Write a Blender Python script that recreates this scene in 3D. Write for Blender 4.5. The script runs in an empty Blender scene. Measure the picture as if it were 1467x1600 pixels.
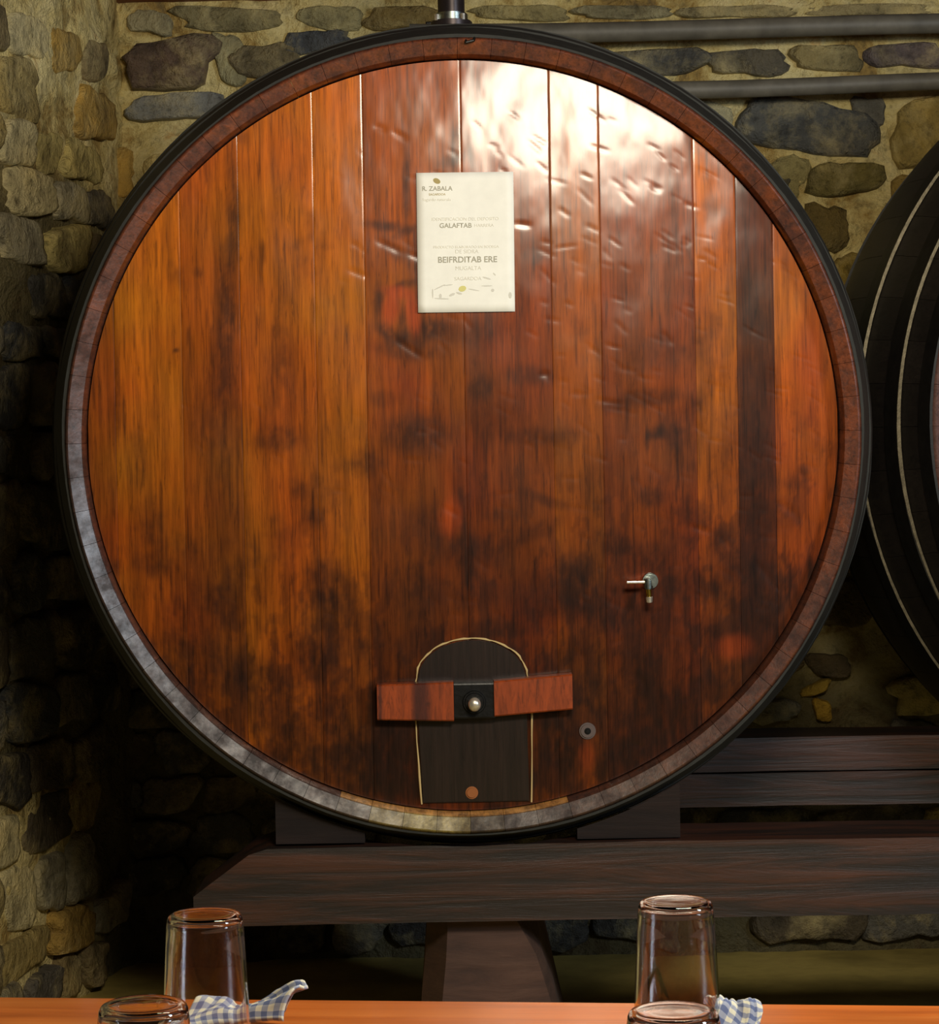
import bpy, bmesh, math, random
import numpy as np
from mathutils import Vector, Matrix

random.seed(7)
S = bpy.context.scene
COL = S.collection
R = math.radians

# ------------------------------------------------------------------ camera
F = 3700.0                     # focal length in pixels of the 1467x1600 frame
PPX, PPY = 733.5, 682.0        # point of the frame the lens axis goes through
CAM_Z = 1.465
ROLL = R(1.0)
cam_d = bpy.data.cameras.new('camera')
cam = bpy.data.objects.new('camera', cam_d)
COL.objects.link(cam)
cam.location = (0, 0, CAM_Z)
cam.rotation_mode = 'QUATERNION'
cam.rotation_quaternion = (Matrix.Rotation(R(90), 4, 'X') @ Matrix.Rotation(-ROLL, 4, 'Z')).to_quaternion()
cam_d.sensor_width = 36
cam_d.lens = F / 1600 * 36
cam_d.shift_x = 0
cam_d.shift_y = -(800 - PPY) / 1600
cam_d.clip_start = .05
S.camera = cam

# ------------------------------------------------------------------ world, lamps, exposure
S.view_settings.view_transform = 'Standard'
S.view_settings.look = 'None'
S.view_settings.exposure = 0.27
S.view_settings.gamma = 1.0
S.view_settings.use_curve_mapping = False
w = bpy.data.worlds.new('world')
S.world = w
w.use_nodes = True
w.node_tree.nodes['Background'].inputs[0].default_value = (1.0, .85, .66, 1)
w.node_tree.nodes['Background'].inputs[1].default_value = .022


def area(name, loc, target, sx, sy, power, color):
    l = bpy.data.lights.new(name, 'AREA')
    l.shape = 'RECTANGLE'
    l.size, l.size_y = sx, sy
    l.energy = power
    l.color = color
    o = bpy.data.objects.new(name, l)
    o.location = loc
    o.rotation_mode = 'QUATERNION'
    o.rotation_quaternion = (Vector(target) - Vector(loc)).to_track_quat('-Z', 'Y')
    COL.objects.link(o)
    return o


area('hanging_lamp_light', (.52, 1.95, CAM_Z + .97), (.0, 5, CAM_Z - .1), .72, .36, 60, (1.0, .89, .70))
area('window_daylight', (3.3, 1.3, CAM_Z + .95), (-.2, 5.2, CAM_Z - .2), .7, 1.1, 76, (.74, .86, 1.0))


# ------------------------------------------------------------------ helpers
def P(px, py, d):
    """place in the room seen at a point of the photograph, at distance d"""
    dx, dy = px - PPX, py - PPY
    xr = dx * math.cos(ROLL) - dy * math.sin(ROLL)
    yd = dx * math.sin(ROLL) + dy * math.cos(ROLL)
    return Vector((xr * d / F, d, CAM_Z - yd * d / F))


def lin(c):
    c = np.asarray(c, float) / 255.0
    return np.where(c <= .04045, c / 12.92, ((c + .055) / 1.055) ** 2.4)


def rgba(c):
    return tuple(float(v) for v in lin(c)) + (1.0,)


def vnoise(x, y, seed=0):
    x = np.asarray(x, float)
    y = np.asarray(y, float)
    xi = np.floor(x).astype(np.int64)
    yi = np.floor(y).astype(np.int64)
    fx, fy = x - xi, y - yi
    fx = fx * fx * (3 - 2 * fx)
    fy = fy * fy * (3 - 2 * fy)

    def h(a, b):
        n = (a * 374761393 + b * 668265263 + seed * 974634211) & 0x7fffffff
        n = ((n ^ (n >> 13)) * 1274126177) & 0x7fffffff
        n = ((n ^ (n >> 15)) * 2246822519) & 0x7fffffff
        return ((n ^ (n >> 16)) & 0xffff) / 65535.0
    a = h(xi, yi) * (1 - fx) + h(xi + 1, yi) * fx
    b = h(xi, yi + 1) * (1 - fx) + h(xi + 1, yi + 1) * fx
    return a * (1 - fy) + b * fy


def fbm(x, y, seed=0, octv=4):
    v = 0
    amp = .5
    t = 0
    for k in range(octv):
        v = v + amp * vnoise(x * 2 ** k, y * 2 ** k, seed + k * 17)
        t += amp
        amp *= .5
    return v / t


def sstep(a, b, x):
    t = np.clip((x - a) / (b - a), 0, 1)
    return t * t * (3 - 2 * t)


def link_mesh(name, me, mat, parent=None, smooth=True):
    o = bpy.data.objects.new(name, me)
    if mat and not me.materials:
        me.materials.append(mat)
    COL.objects.link(o)
    if parent:
        o.parent = parent
    if smooth:
        me.polygons.foreach_set('use_smooth', [True] * len(me.polygons))
    return o


def mesh(name, verts, faces, mat, parent=None, smooth=True, col=None, sharp=None):
    me = bpy.data.meshes.new(name)
    me.from_pydata([tuple(map(float, v)) for v in verts], [], [tuple(map(int, f)) for f in faces])
    if col is not None:
        at = me.attributes.new('Col', 'FLOAT_COLOR', 'POINT')
        c = np.ones((len(verts), 4))
        c[:, :3] = col
        at.data.foreach_set('color', c.ravel())
    o = link_mesh(name, me, mat, parent, smooth)
    if smooth and sharp:
        me.set_sharp_from_angle(angle=R(sharp))
    me.update()
    return o


def bm_obj(name, bm, mat, parent=None, smooth=False, sharp=35):
    me = bpy.data.meshes.new(name)
    bmesh.ops.recalc_face_normals(bm, faces=bm.faces)
    bm.to_mesh(me)
    bm.free()
    o = link_mesh(name, me, mat, parent, smooth)
    if smooth and sharp:
        me.set_sharp_from_angle(angle=R(sharp))
    return o


def box_bm(lo, hi, bev=0.0, seg=2):
    bm = bmesh.new()
    bmesh.ops.create_cube(bm, size=1)
    lo, hi = Vector(lo), Vector(hi)
    for v in bm.verts:
        v.co = Vector([lo[i] + (v.co[i] + .5) * (hi[i] - lo[i]) for i in range(3)])
    if bev:
        bmesh.ops.bevel(bm, geom=bm.edges[:], offset=bev, segments=seg, affect='EDGES', profile=.6)
    return bm


def cyl_bm(p0, p1, r0, r1=None, n=24, bev=0.0):
    r1 = r0 if r1 is None else r1
    p0, p1 = Vector(p0), Vector(p1)
    bm = bmesh.new()
    d = p1 - p0
    q = d.to_track_quat('Z', 'Y').to_matrix().to_4x4()
    q.translation = (p0 + p1) / 2
    bmesh.ops.create_cone(bm, cap_ends=True, segments=n, radius1=r0, radius2=r1, depth=d.length, matrix=q)
    if bev:
        caps = [e for e in bm.edges if any(len(f.verts) > 4 for f in e.link_faces)]
        bmesh.ops.bevel(bm, geom=caps, offset=bev, segments=2, affect='EDGES')
    return bm


def lathe(name, prof, mat, parent=None, n=48, axis=(0, 0, 0), closed=True):
    """prof: (r, z) pairs, turned about the vertical through axis"""
    vs, fs = [], []
    m = len(prof)
    for k in range(n):
        a = 2 * math.pi * k / n
        for r, z in prof:
            vs.append((axis[0] + r * math.cos(a), axis[1] + r * math.sin(a), axis[2] + z))
    for k in range(n):
        k2 = (k + 1) % n
        for j in range(m - 1):
            fs.append((k * m + j, k2 * m + j, k2 * m + j + 1, k * m + j + 1))
    bm = bmesh.new()
    bv = [bm.verts.new(v) for v in vs]
    for f in fs:
        try:
            bm.faces.new([bv[i] for i in f])
        except ValueError:
            pass
    bmesh.ops.remove_doubles(bm, verts=bm.verts, dist=1e-5)
    return bm_obj(name, bm, mat, parent, smooth=True, sharp=50)


def thing(name, label, cat, loc=(0, 0, 0), group=None):
    o = bpy.data.objects.new(name, None)
    o.empty_display_size = .1
    o.location = loc
    COL.objects.link(o)
    return tag(o, label, cat, group)


def tag(o, label, cat, group=None):
    o['label'] = label
    o['category'] = cat
    if group:
        o['group'] = group
    return o


# ------------------------------------------------------------------ materials
class NT:
    def __init__(self, name):
        self.m = bpy.data.materials.new(name)
        self.m.use_nodes = True
        self.t = self.m.node_tree
        self.b = self.t.nodes['Principled BSDF']

    def n(self, kind, **kw):
        o = self.t.nodes.new(kind)
        for k, v in kw.items():
            if k in o.inputs.keys():
                o.inputs[k].default_value = v
            else:
                setattr(o, k, v)
        return o

    def l(self, a, b):
        self.t.links.new(a, b)

    def coords(self, scale=(1, 1, 1), rnd=False):
        tc = self.n('ShaderNodeTexCoord')
        mp = self.n('ShaderNodeMapping')
        mp.inputs['Scale'].default_value = scale
        self.l(tc.outputs['Object'], mp.inputs['Vector'])
        if rnd:
            oi = self.n('ShaderNodeObjectInfo')
            ml = self.n('ShaderNodeMath', operation='MULTIPLY')
            ml.inputs[1].default_value = 37.0
            self.l(oi.outputs['Random'], ml.inputs[0])
            self.l(ml.outputs[0], mp.inputs['Location'])
        return mp.outputs[0]

    def noise(self, vec, scale, detail=5, rough=.55, dist=0.0):
        o = self.n('ShaderNodeTexNoise')
        o.inputs['Scale'].default_value = scale
        o.inputs['Detail'].default_value = detail
        o.inputs['Roughness'].default_value = rough
        o.inputs['Distortion'].default_value = dist
        self.l(vec, o.inputs['Vector'])
        return o.outputs['Fac']

    def ramp(self, fac, stops):
        o = self.n('ShaderNodeValToRGB')
        e = o.color_ramp.elements
        while len(e) < len(stops):
            e.new(.5)
        for i, (p, c) in enumerate(stops):
            e[i].position = p
            e[i].color = c if len(c) == 4 else tuple(c) + (1,)
        self.l(fac, o.inputs[0])
        return o.outputs[0]

    def mix(self, a, b, fac=1.0, mode='MULTIPLY'):
        o = self.n('ShaderNodeMix', data_type='RGBA', blend_type=mode)
        for s, v in ((0, fac), (6, a), (7, b)):
            if hasattr(v, 'links') or isinstance(v, bpy.types.NodeSocket):
                self.l(v, o.inputs[s])
            else:
                o.inputs[s].default_value = v
        return o.outputs[2]

    def bump(self, h, strength=.3, dist=.01):
        o = self.n('ShaderNodeBump')
        o.inputs['Strength'].default_value = strength
        o.inputs['Distance'].default_value = dist
        self.l(h, o.inputs['Height'])
        self.l(o.outputs[0], self.b.inputs['Normal'])
        return o

    def set(self, **kw):
        for k, v in kw.items():
            k = k.replace('_', ' ')
            if isinstance(v, bpy.types.NodeSocket):
                self.l(v, self.b.inputs[k])
            else:
                self.b.inputs[k].default_value = v
        return self


def attr_wood(name, grain, rough, coat, coat_rough, bump=.12, grain_lo=.62, spec=.5, mottle=False):
    """wood that takes its tone from the piece's own Col attribute and adds grain"""
    t = NT(name)
    a = t.n('ShaderNodeAttribute', attribute_name='Col')
    v = t.coords(grain)
    g1 = t.noise(v, 1.0, 6, .6, .4)
    g2 = t.noise(t.coords(tuple(s * 3.3 for s in grain)), 1.0, 3, .6)
    c1 = t.ramp(g1, [(.30, (grain_lo,) * 3), (.62, (1.12,) * 3)])
    c2 = t.ramp(g2, [(.30, (.78,) * 3), (.60, (1.05,) * 3)])
    c = t.mix(t.mix(a.outputs['Color'], c1), c2)
    fleck = t.noise(t.coords(tuple(min(q * 1.6, 110) for q in grain)), 1.6, 5, .7, 1.2)
    c = t.mix(c, t.ramp(fleck, [(.34, (.55,) * 3), (.47, (1.0,) * 3), (.66, (1.16,) * 3)]))
    if mottle:
        mo = t.noise(t.coords((1, 1, 1)), 17, 6, .68)
        c = t.mix(c, t.ramp(mo, [(.36, (.45, .40, .38)), (.60, (1.1,) * 3)]))
        coat = t.ramp(mo, [(.38, (coat * .15,) * 3), (.62, (coat,) * 3)])
        rough = t.ramp(mo, [(.38, (min(1, rough + .3),) * 3), (.62, (rough,) * 3)])
    t.set(Base_Color=c, Roughness=rough, Coat_Weight=coat, Coat_Roughness=coat_rough, Specular_IOR_Level=spec)
    t.bump(g1, bump, .004)
    return t.m


def plain_wood(name, stops, grain, rough=.5, bump=.25, coat=0.0, coat_rough=.2, spec=.5, blot=1.7):
    t = NT(name)
    v = t.coords(grain, rnd=True)
    g1 = t.noise(v, 1.0, 8, .65, .6)
    c = t.ramp(g1, [(p, rgba(k)) for p, k in stops])
    b = t.noise(t.coords((blot, blot * 2, blot * 3), rnd=True), 1.0, 4, .6)
    c = t.mix(c, t.ramp(b, [(.32, (.50,) * 3), (.65, (1.15,) * 3)]))
    t.set(Base_Color=c, Roughness=rough, Coat_Weight=coat, Coat_Roughness=coat_rough, Specular_IOR_Level=spec)
    t.bump(g1, bump, .006)
    return t.m


def metal(name, c, rough, metallic=1.0, noise=40, bump=.1):
    t = NT(name)
    n = t.noise(t.coords(), noise, 5, .6)
    col = t.mix(rgba(c), t.ramp(n, [(.3, (.55,) * 3), (.7, (1.1,) * 3)]))
    t.set(Base_Color=col, Metallic=metallic, Roughness=rough)
    t.bump(n, bump, .003)
    return t.m


M = {}
M['head'] = attr_wood('varnished_head_wood', (60, 60, 3.0), .45, .60, .17, .06, .62, .10)
M['stave'] = attr_wood('dark_stave_wood', (50, 6, 50), .40, .65, .28, .35, .5, .5, True)
M['old_stave'] = attr_wood('sooty_stave_wood', (50, 6, 50), .55, .0, .3, .2, .7)
M['hatch'] = attr_wood('sooty_hatch_wood', (60, 60, 3.0), .33, .35, .22, .15, .6)
M['crossbar'] = attr_wood('red_crossbar_wood', (45, 60, 8), .40, .3, .2, .12, .75)
M['beam'] = plain_wood('dark_beam_wood', [(.25, (15, 10, 8)), (.45, (34, 20, 14)), (.6, (72, 37, 20)), (.78, (42, 28, 22))],
                       (1.6, 14, 26), .46, .5, .30, .36, .5)
M['saddle'] = plain_wood('brown_saddle_wood', [(.25, (20, 14, 12)), (.5, (34, 23, 19)), (.75, (48, 33, 27))], (2, 14, 26), .75, .4, spec=.25)
M['pier'] = plain_wood('brown_pier', [(.25, (58, 38, 30)), (.5, (78, 52, 40)), (.75, (94, 66, 52))], (6, 6, 30), .8, .35)
M['table'] = plain_wood('orange_table_wood', [(.25, (150, 72, 26)), (.5, (196, 104, 40)), (.75, (214, 128, 58))], (2, 30, 10), .30, .06,
                        .4, .12)
M['ceiling'] = plain_wood('red_ceiling_wood', [(.25, (90, 32, 14)), (.5, (130, 52, 22)), (.75, (150, 70, 30))], (2, 20, 10), .6, .2)
M['hoop'] = metal('black_hoop_iron', (40, 40, 34), .7, .2, 30, .25)
M['hoop_black'] = metal('sooty_hoop_iron', (34, 32, 28), .5, .5, 30, .25)
M['hoop_edge'] = metal('worn_hoop_iron', (120, 112, 92), .4, .7, 60, .2)
M['iron'] = metal('black_plate_iron', (26, 26, 26), .38, .5, 60, .25)
M['steel'] = metal('bright_steel', (235, 225, 205), .32, .8, 80, .03)
M['brass'] = metal('tap_brass', (205, 170, 70), .25, 1.0, 90, .03)
M['pipe'] = metal('grey_pipe_lagging', (112, 106, 92), .55, 0.0, 12, .08)
M['pewter'] = metal('grey_tap_metal', (165, 175, 170), .3, 1.0, 90, .03)
M['duct'] = metal('dark_filler_pipe', (70, 62, 62), .35, .7, 14, .05)


def simple(name, c, rough=.7, **kw):
    t = NT(name)
    n = t.noise(t.coords(), 30, 3)
    t.set(Base_Color=t.mix(rgba(c), t.ramp(n, [(.3, (.93,) * 3), (.7, (1,) * 3)])), Roughness=rough, **kw)
    return t.m


M['chalk'] = simple('pale_seam_wax', (196, 168, 112), .75)
M['amber'] = simple('amber_bung_wood', (150, 88, 42), .45)
M['ring'] = simple('grey_plug', (92, 78, 74), .45)
M['paper'] = simple('white_paper', (252, 250, 238), .75)
M['ink'] = simple('faded_grey_ink', (176, 172, 154), .8)
M['ink_pale'] = simple('very_faded_ink', (222, 219, 206), .8)
M['ink_gold'] = simple('gold_ink', (178, 160, 104), .8)
M['ink_yellow'] = simple('yellow_ink', (228, 220, 140), .8)

t = NT('clear_glass')
t.set(Base_Color=(1, 1, .99, 1), Roughness=.015, IOR=1.47, Transmission_Weight=1.0)
n_ = t.noise(t.coords(), 14, 2)
t.bump(n_, .04, .003)
M['glass'] = t.m

t = NT('gingham_cloth')
uv = t.n('ShaderNodeUVMap')
sp = t.n('ShaderNodeSeparateXYZ')
t.l(uv.outputs[0], sp.inputs[0])
bands = []
for k in (0, 1):
    md = t.n('ShaderNodeMath', operation='FRACT')
    ml = t.n('ShaderNodeMath', operation='MULTIPLY')
    ml.inputs[1].default_value = 95.0
    t.l(sp.outputs[k], ml.inputs[0])
    t.l(ml.outputs[0], md.inputs[0])
    gt = t.n('ShaderNodeMath', operation='GREATER_THAN')
    gt.inputs[1].default_value = .5
    t.l(md.outputs[0], gt.inputs[0])
    bands.append(gt.outputs[0])
ad = t.n('ShaderNodeMath', operation='ADD')
t.l(bands[0], ad.inputs[0])
t.l(bands[1], ad.inputs[1])
hf = t.n('ShaderNodeMath', operation='MULTIPLY')
hf.inputs[1].default_value = .5
t.l(ad.outputs[0], hf.inputs[0])
t.set(Base_Color=t.ramp(hf.outputs[0], [(0, rgba((212, 208, 186))), (.5, rgba((150, 156, 172))), (1, rgba((92, 104, 140)))]), Roughness=.9)
M['cloth'] = t.m


def stone_mat(name, use_object_color):
    t = NT(name)
    v = t.coords((1, 1, 1))
    big = t.noise(v, 5.5, 6, .65, .5)
    fine = t.noise(v, 26, 6, .7)
    if use_object_color:
        base = t.n('ShaderNodeObjectInfo').outputs['Color']
        smear = t.ramp(t.noise(v, 6.0, 7, .7, .2), [(.48, (0, 0, 0)), (.72, (.55,) * 3)])
        base = t.mix(base, rgba((214, 196, 140)), smear, 'MIX')
        c = t.mix(base, t.ramp(big, [(.28, (.42, .40, .37)), (.5, (1.12, 1.12, 1.10)), (.72, (1.6, 1.52, 1.3))]))
    else:
        c = t.ramp(big, [(.26, rgba((92, 80, 56))), (.38, rgba((172, 140, 74))), (.48, rgba((224, 202, 132))), (.62, rgba((236, 218, 156))),
                         (.78, rgba((204, 148, 66)))])
        c = t.mix(c, t.n('ShaderNodeAttribute', attribute_name='Col').outputs['Color'])
    c = t.mix(c, t.ramp(fine, [(.30, (.45,) * 3), (.46, (.95,) * 3), (.75, (1.15,) * 3)]))
    t.set(Base_Color=c, Roughness=.62, Specular_IOR_Level=.45)
    mx = t.mix(big, fine, .5, 'ADD')
    t.bump(mx, 1.0, .05)
    return t.m


M['stone'] = stone_mat('rubble_stone', True)
M['mortar'] = stone_mat('lime_mortar', False)
t = NT('olive_floor_earth')
v = t.coords()
t.set(Base_Color=t.ramp(t.noise(v, 3, 6, .6), [(.3, rgba((128, 112, 54))), (.6, rgba((182, 160, 84))), (.8, rgba((158, 134, 76)))]), Roughness=.75)
t.bump(t.noise(v, 20, 5), .3, .01)
M['floor'] = t.m

# ------------------------------------------------------------------ room shell
WALL_D = 6.66
CEIL_Z = P(330, 2.4, WALL_D).z
cor = P(195, 400, WALL_D)            # corner of left and back wall
LX0, LY0 = cor.x, WALL_D
LDIR = Vector((-.234, -1.0)).normalized()     # the left wall runs towards the viewer and outwards
LN = Vector((-LDIR.y, LDIR.x))                 # its normal, into the room
if LN.x < 0:
    LN = -LN


def shade_back(u, v):
    """barrel shade painted into the wall colour: along its foot and up the corner"""
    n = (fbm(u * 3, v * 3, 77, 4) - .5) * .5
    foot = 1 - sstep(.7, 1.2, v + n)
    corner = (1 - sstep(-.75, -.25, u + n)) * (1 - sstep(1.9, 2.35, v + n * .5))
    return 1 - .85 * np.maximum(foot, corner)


def shade_left(u, v):  # barrel's shadow on this wall, painted as a darker band and corner
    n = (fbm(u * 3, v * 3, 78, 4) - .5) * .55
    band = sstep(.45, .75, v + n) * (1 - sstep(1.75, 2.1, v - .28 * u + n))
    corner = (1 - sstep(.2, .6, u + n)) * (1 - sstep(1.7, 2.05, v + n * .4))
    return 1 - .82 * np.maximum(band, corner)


def grid_wall(name, fmap, u0, u1, v0, v1, nu, nv, amp, seed, shade):
    us = np.linspace(u0, u1, nu)
    vs = np.linspace(v0, v1, nv)
    U, V = np.meshgrid(us, vs)
    h = (fbm(U * 4, V * 4, seed, 5) - .5) * amp * 2 + (fbm(U * 16, V * 16, seed + 5, 3) - .5) * amp * 1.6
    pts = fmap(U.ravel(), V.ravel(), h.ravel())
    fs = [(j * nu + i, j * nu + i + 1, (j + 1) * nu + i + 1, (j + 1) * nu + i) for j in range(nv - 1) for i in range(nu - 1)]
    o = mesh(name, pts, fs, M['mortar'], col=shade(U.ravel(), V.ravel())[:, None] * np.ones(3))
    o['kind'] = 'structure'
    return o


def back_map(u, v, h):
    return np.stack([u, WALL_D - h, v], 1)


def left_map(u, v, h):
    return np.stack([LX0 + LDIR.x * u + LN.x * h, LY0 + LDIR.y * u + LN.y * h, v], 1)


wall_back = grid_wall('wall_back', back_map, -1.3, 3.2, -.05, CEIL_Z + .02, 260, 160, .023, 3, shade_back)
wall_left = grid_wall('wall_left', left_map, -.1, 2.6, -.05, CEIL_Z + .02, 150, 150, .022, 9, shade_left)


def slab(name, lo, hi, mat):
    o = bm_obj(name, box_bm(lo, hi), mat)
    o['kind'] = 'structure'
    return o


slab('floor', (-2.0, -1.0, -.12), (3.6, 6.9, 0), M['floor'])
ceiling = bpy.data.objects.new('ceiling', None)
COL.objects.link(ceiling)
ceiling['kind'] = 'structure'
ceiling.location = (0, 0, CEIL_Z)
k = 0
y = 4.0
while y < 6.85:
    bm_obj('board', box_bm((-2, y + .003, .0), (3.4, y + .177, .04), .004, 1), M['ceiling'], ceiling)
    y += .18


def stone_mesh(w_, h_, depth, seed, fmap, cu, cv, rot=0.0):
    """one rubble stone: irregular outline, worn edges and a lumpy face"""
    rg = random.Random(seed)
    n = 22
    ph = rg.random() * 10
    rings = [(1.0, -.5), (.985, .45), (.94, .88), (.80, .99), (.42, 1.0)]
    outl = []
    for k in range(n):
        a = 2 * math.pi * k / n
        c, s = math.cos(a), math.sin(a)
        e = 4.5
        rr = (abs(c) ** e + abs(s) ** e) ** (-1 / e)
        rr *= 1 + .12 * math.sin(2 * a + ph) + .08 * math.sin(3 * a + ph * 2) + rg.uniform(-.12, .05)
        outl.append((c * rr * w_ / 2, s * rr * h_ / 2))
    us, vs, hs = [], [], []
    for sc, dz in rings:
        for (a, b) in outl:
            us.append(a * sc)
            vs.append(b * sc)
            hs.append(dz * depth)
    us.append(0)
    vs.append(0)
    hs.append(depth * 1.02)
    us, vs, hs = np.array(us), np.array(vs), np.array(hs)
    cr, sr = math.cos(rot), math.sin(rot)
    U = cu + us * cr - vs * sr
    V = cv + us * sr + vs * cr
    up = hs > depth * .3
    hs = hs + up * (fbm(U * 14 + seed, V * 14, seed % 97, 3) - .5) * depth * 1.1
    pts = fmap(U, V, hs)
    fs = []
    for r in range(len(rings) - 1):
        for k in range(n):
            k2 = (k + 1) % n
            fs.append((r * n + k, r * n + k2, (r + 1) * n + k2, (r + 1) * n + k))
    r = len(rings) - 1
    for k in range(n):
        fs.append((r * n + k, r * n + (k + 1) % n, r * n + n))
    return pts, fs


def add_stone(parent, fmap, cu, cv, w_, h_, depth, color, seed, rot=0.0):
    pts, fs = stone_mesh(w_, h_, depth, seed, fmap, cu, cv, rot)
    o = mesh('stone', pts, fs, M['stone'], parent)
    o.color = rgba(color)
    return o


# stones of the back wall the photograph shows clearly: pixel box, colour, how proud, tilt
seen = [
    ((200, 12, 266, 54), (190, 180, 140), .06, -.2), ((190, 56, 340, 140), (98, 80, 66), .10, .02), ((203, 140, 352, 190), (132, 132, 126), .07, .05),
    ((270, 6, 440, 50), (138, 128, 90), .04, 0), ((334, 48, 384, 132), (158, 150, 112), .04, .1), ((362, 62, 470, 128), (112, 100, 72), .06, .05),
    ((440, 44, 540, 84), (78, 80, 82), .05, .05), ((470, 4, 566, 48), (156, 146, 104), .04, 0), ((572, 4, 680, 46), (132, 112, 64), .05, .05),
    ((742, 4, 890, 32), (158, 144, 96), .04, 0), ((900, 4, 1050, 30), (164, 154, 116), .04, 0), ((1062, 4, 1240, 28), (160, 146, 104), .04, 0),
    ((1250, 3, 1467, 24), (164, 148, 104), .04, 0), ((930, 72, 1105, 122), (84, 82, 76), .05, .02), ((1112, 72, 1232, 118), (92, 86, 72), .05, 0),
    ((1240, 66, 1350, 112), (140, 126, 84), .05, 0), ((1356, 62, 1480, 108), (104, 92, 88), .05, 0), ((1064, 152, 1150, 214), (168, 160, 126), .05, -.3),
    ((1158, 150, 1372, 246), (86, 86, 82), .07, -.22), ((1335, 148, 1386, 196), (104, 100, 88), .04, 0), ((1192, 240, 1262, 318), (164, 150, 96), .05, -.5),
    ((1264, 250, 1378, 308), (112, 100, 52), .08, 0), ((1392, 158, 1500, 262), (156, 134, 72), .05, .1), ((1390, 268, 1470, 330), (142, 116, 52), .06, 0),
    ((1262, 316, 1328, 392), (110, 92, 46), .08, .1), ((1200, 262, 1236, 300), (92, 86, 66), .05, -.4), ((1296, 396, 1345, 470), (140, 116, 48), .06, 0),
    ((1172, 1092, 1248, 1132), (120, 118, 106), .07, 0), ((1272, 1092, 1300, 1128), (190, 150, 50), .07, 0), ((1250, 1068, 1300, 1086), (176, 144, 56), .06, .3),
    ((1205, 1000, 1260, 1050), (100, 84, 58), .06, 0), ((1262, 1020, 1330, 1060), (96, 82, 58), .06, 0),
]
taken = []
for i, (b, c, dp, rot) in enumerate(seen):
    a0, a1 = P(b[0], b[3], WALL_D - .03), P(b[2], b[1], WALL_D - .03)
    cu, cv = (a0.x + a1.x) / 2, (a0.z + a1.z) / 2
    ww, hh = a1.x - a0.x, a1.z - a0.z
    taken.append((cu, cv, ww / 2 + .01, hh / 2 + .01))
    add_stone(wall_back, back_map, cu, cv, ww, hh, dp * .5, c, 100 + i, rot)

PAL = [(186, 170, 116), (198, 184, 138), (158, 138, 84), (122, 106, 72), (96, 90, 80), (176, 142, 70), (150, 142, 116), (196, 178, 112)]
DARK = [(70, 68, 62), (92, 90, 84), (58, 54, 48), (104, 98, 84), (84, 74, 56), (66, 68, 70)]  # dark grey stones, also laid where barrel shade is put into the colour


def lay_stones(parent, fmap, u0, u1, v0, v1, seed, keep, palette):
    rg = random.Random(seed)
    v = v0
    q = 0
    while v < v1:
        h_ = rg.uniform(.10, .19)
        u = u0 - rg.random() * .2
        while u < u1:
            w_ = rg.uniform(.14, .34)
            cu, cv = u + w_ / 2, v + h_ / 2
            if keep(cu, cv, w_ / 2, h_ / 2) and rg.random() < .92:
                q += 1
                add_stone(parent, fmap, cu, cv, w_ * .96, h_ * .95, rg.uniform(.012, .038), rg.choice(palette(cu, cv)), seed * 1000 + q,
                          rg.uniform(-.08, .08))
            u += w_
        v += h_


def keep_back(cu, cv, a, b):
    if cv + b > CEIL_Z - .02 or cu + a > 2.4:
        return False
    for (x, z, p, q) in taken:
        if abs(cu - x) < a + p and abs(cv - z) < b + q:
            return False
    if math.hypot(cu, cv - CAM_Z) < .82:              # wholly behind the near cask
        return False
    if math.hypot(cu - 2.3, cv - CAM_Z) < .95:       # behind the second cask
        return False
    return True


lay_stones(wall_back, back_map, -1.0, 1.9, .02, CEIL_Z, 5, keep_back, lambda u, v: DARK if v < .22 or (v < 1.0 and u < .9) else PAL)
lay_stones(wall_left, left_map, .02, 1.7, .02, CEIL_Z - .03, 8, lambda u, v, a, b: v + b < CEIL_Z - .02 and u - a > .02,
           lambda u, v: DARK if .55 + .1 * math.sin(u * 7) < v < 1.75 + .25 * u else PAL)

# ------------------------------------------------------------------ casks
WOOD_BRIGHT = lin((178, 84, 20))


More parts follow.
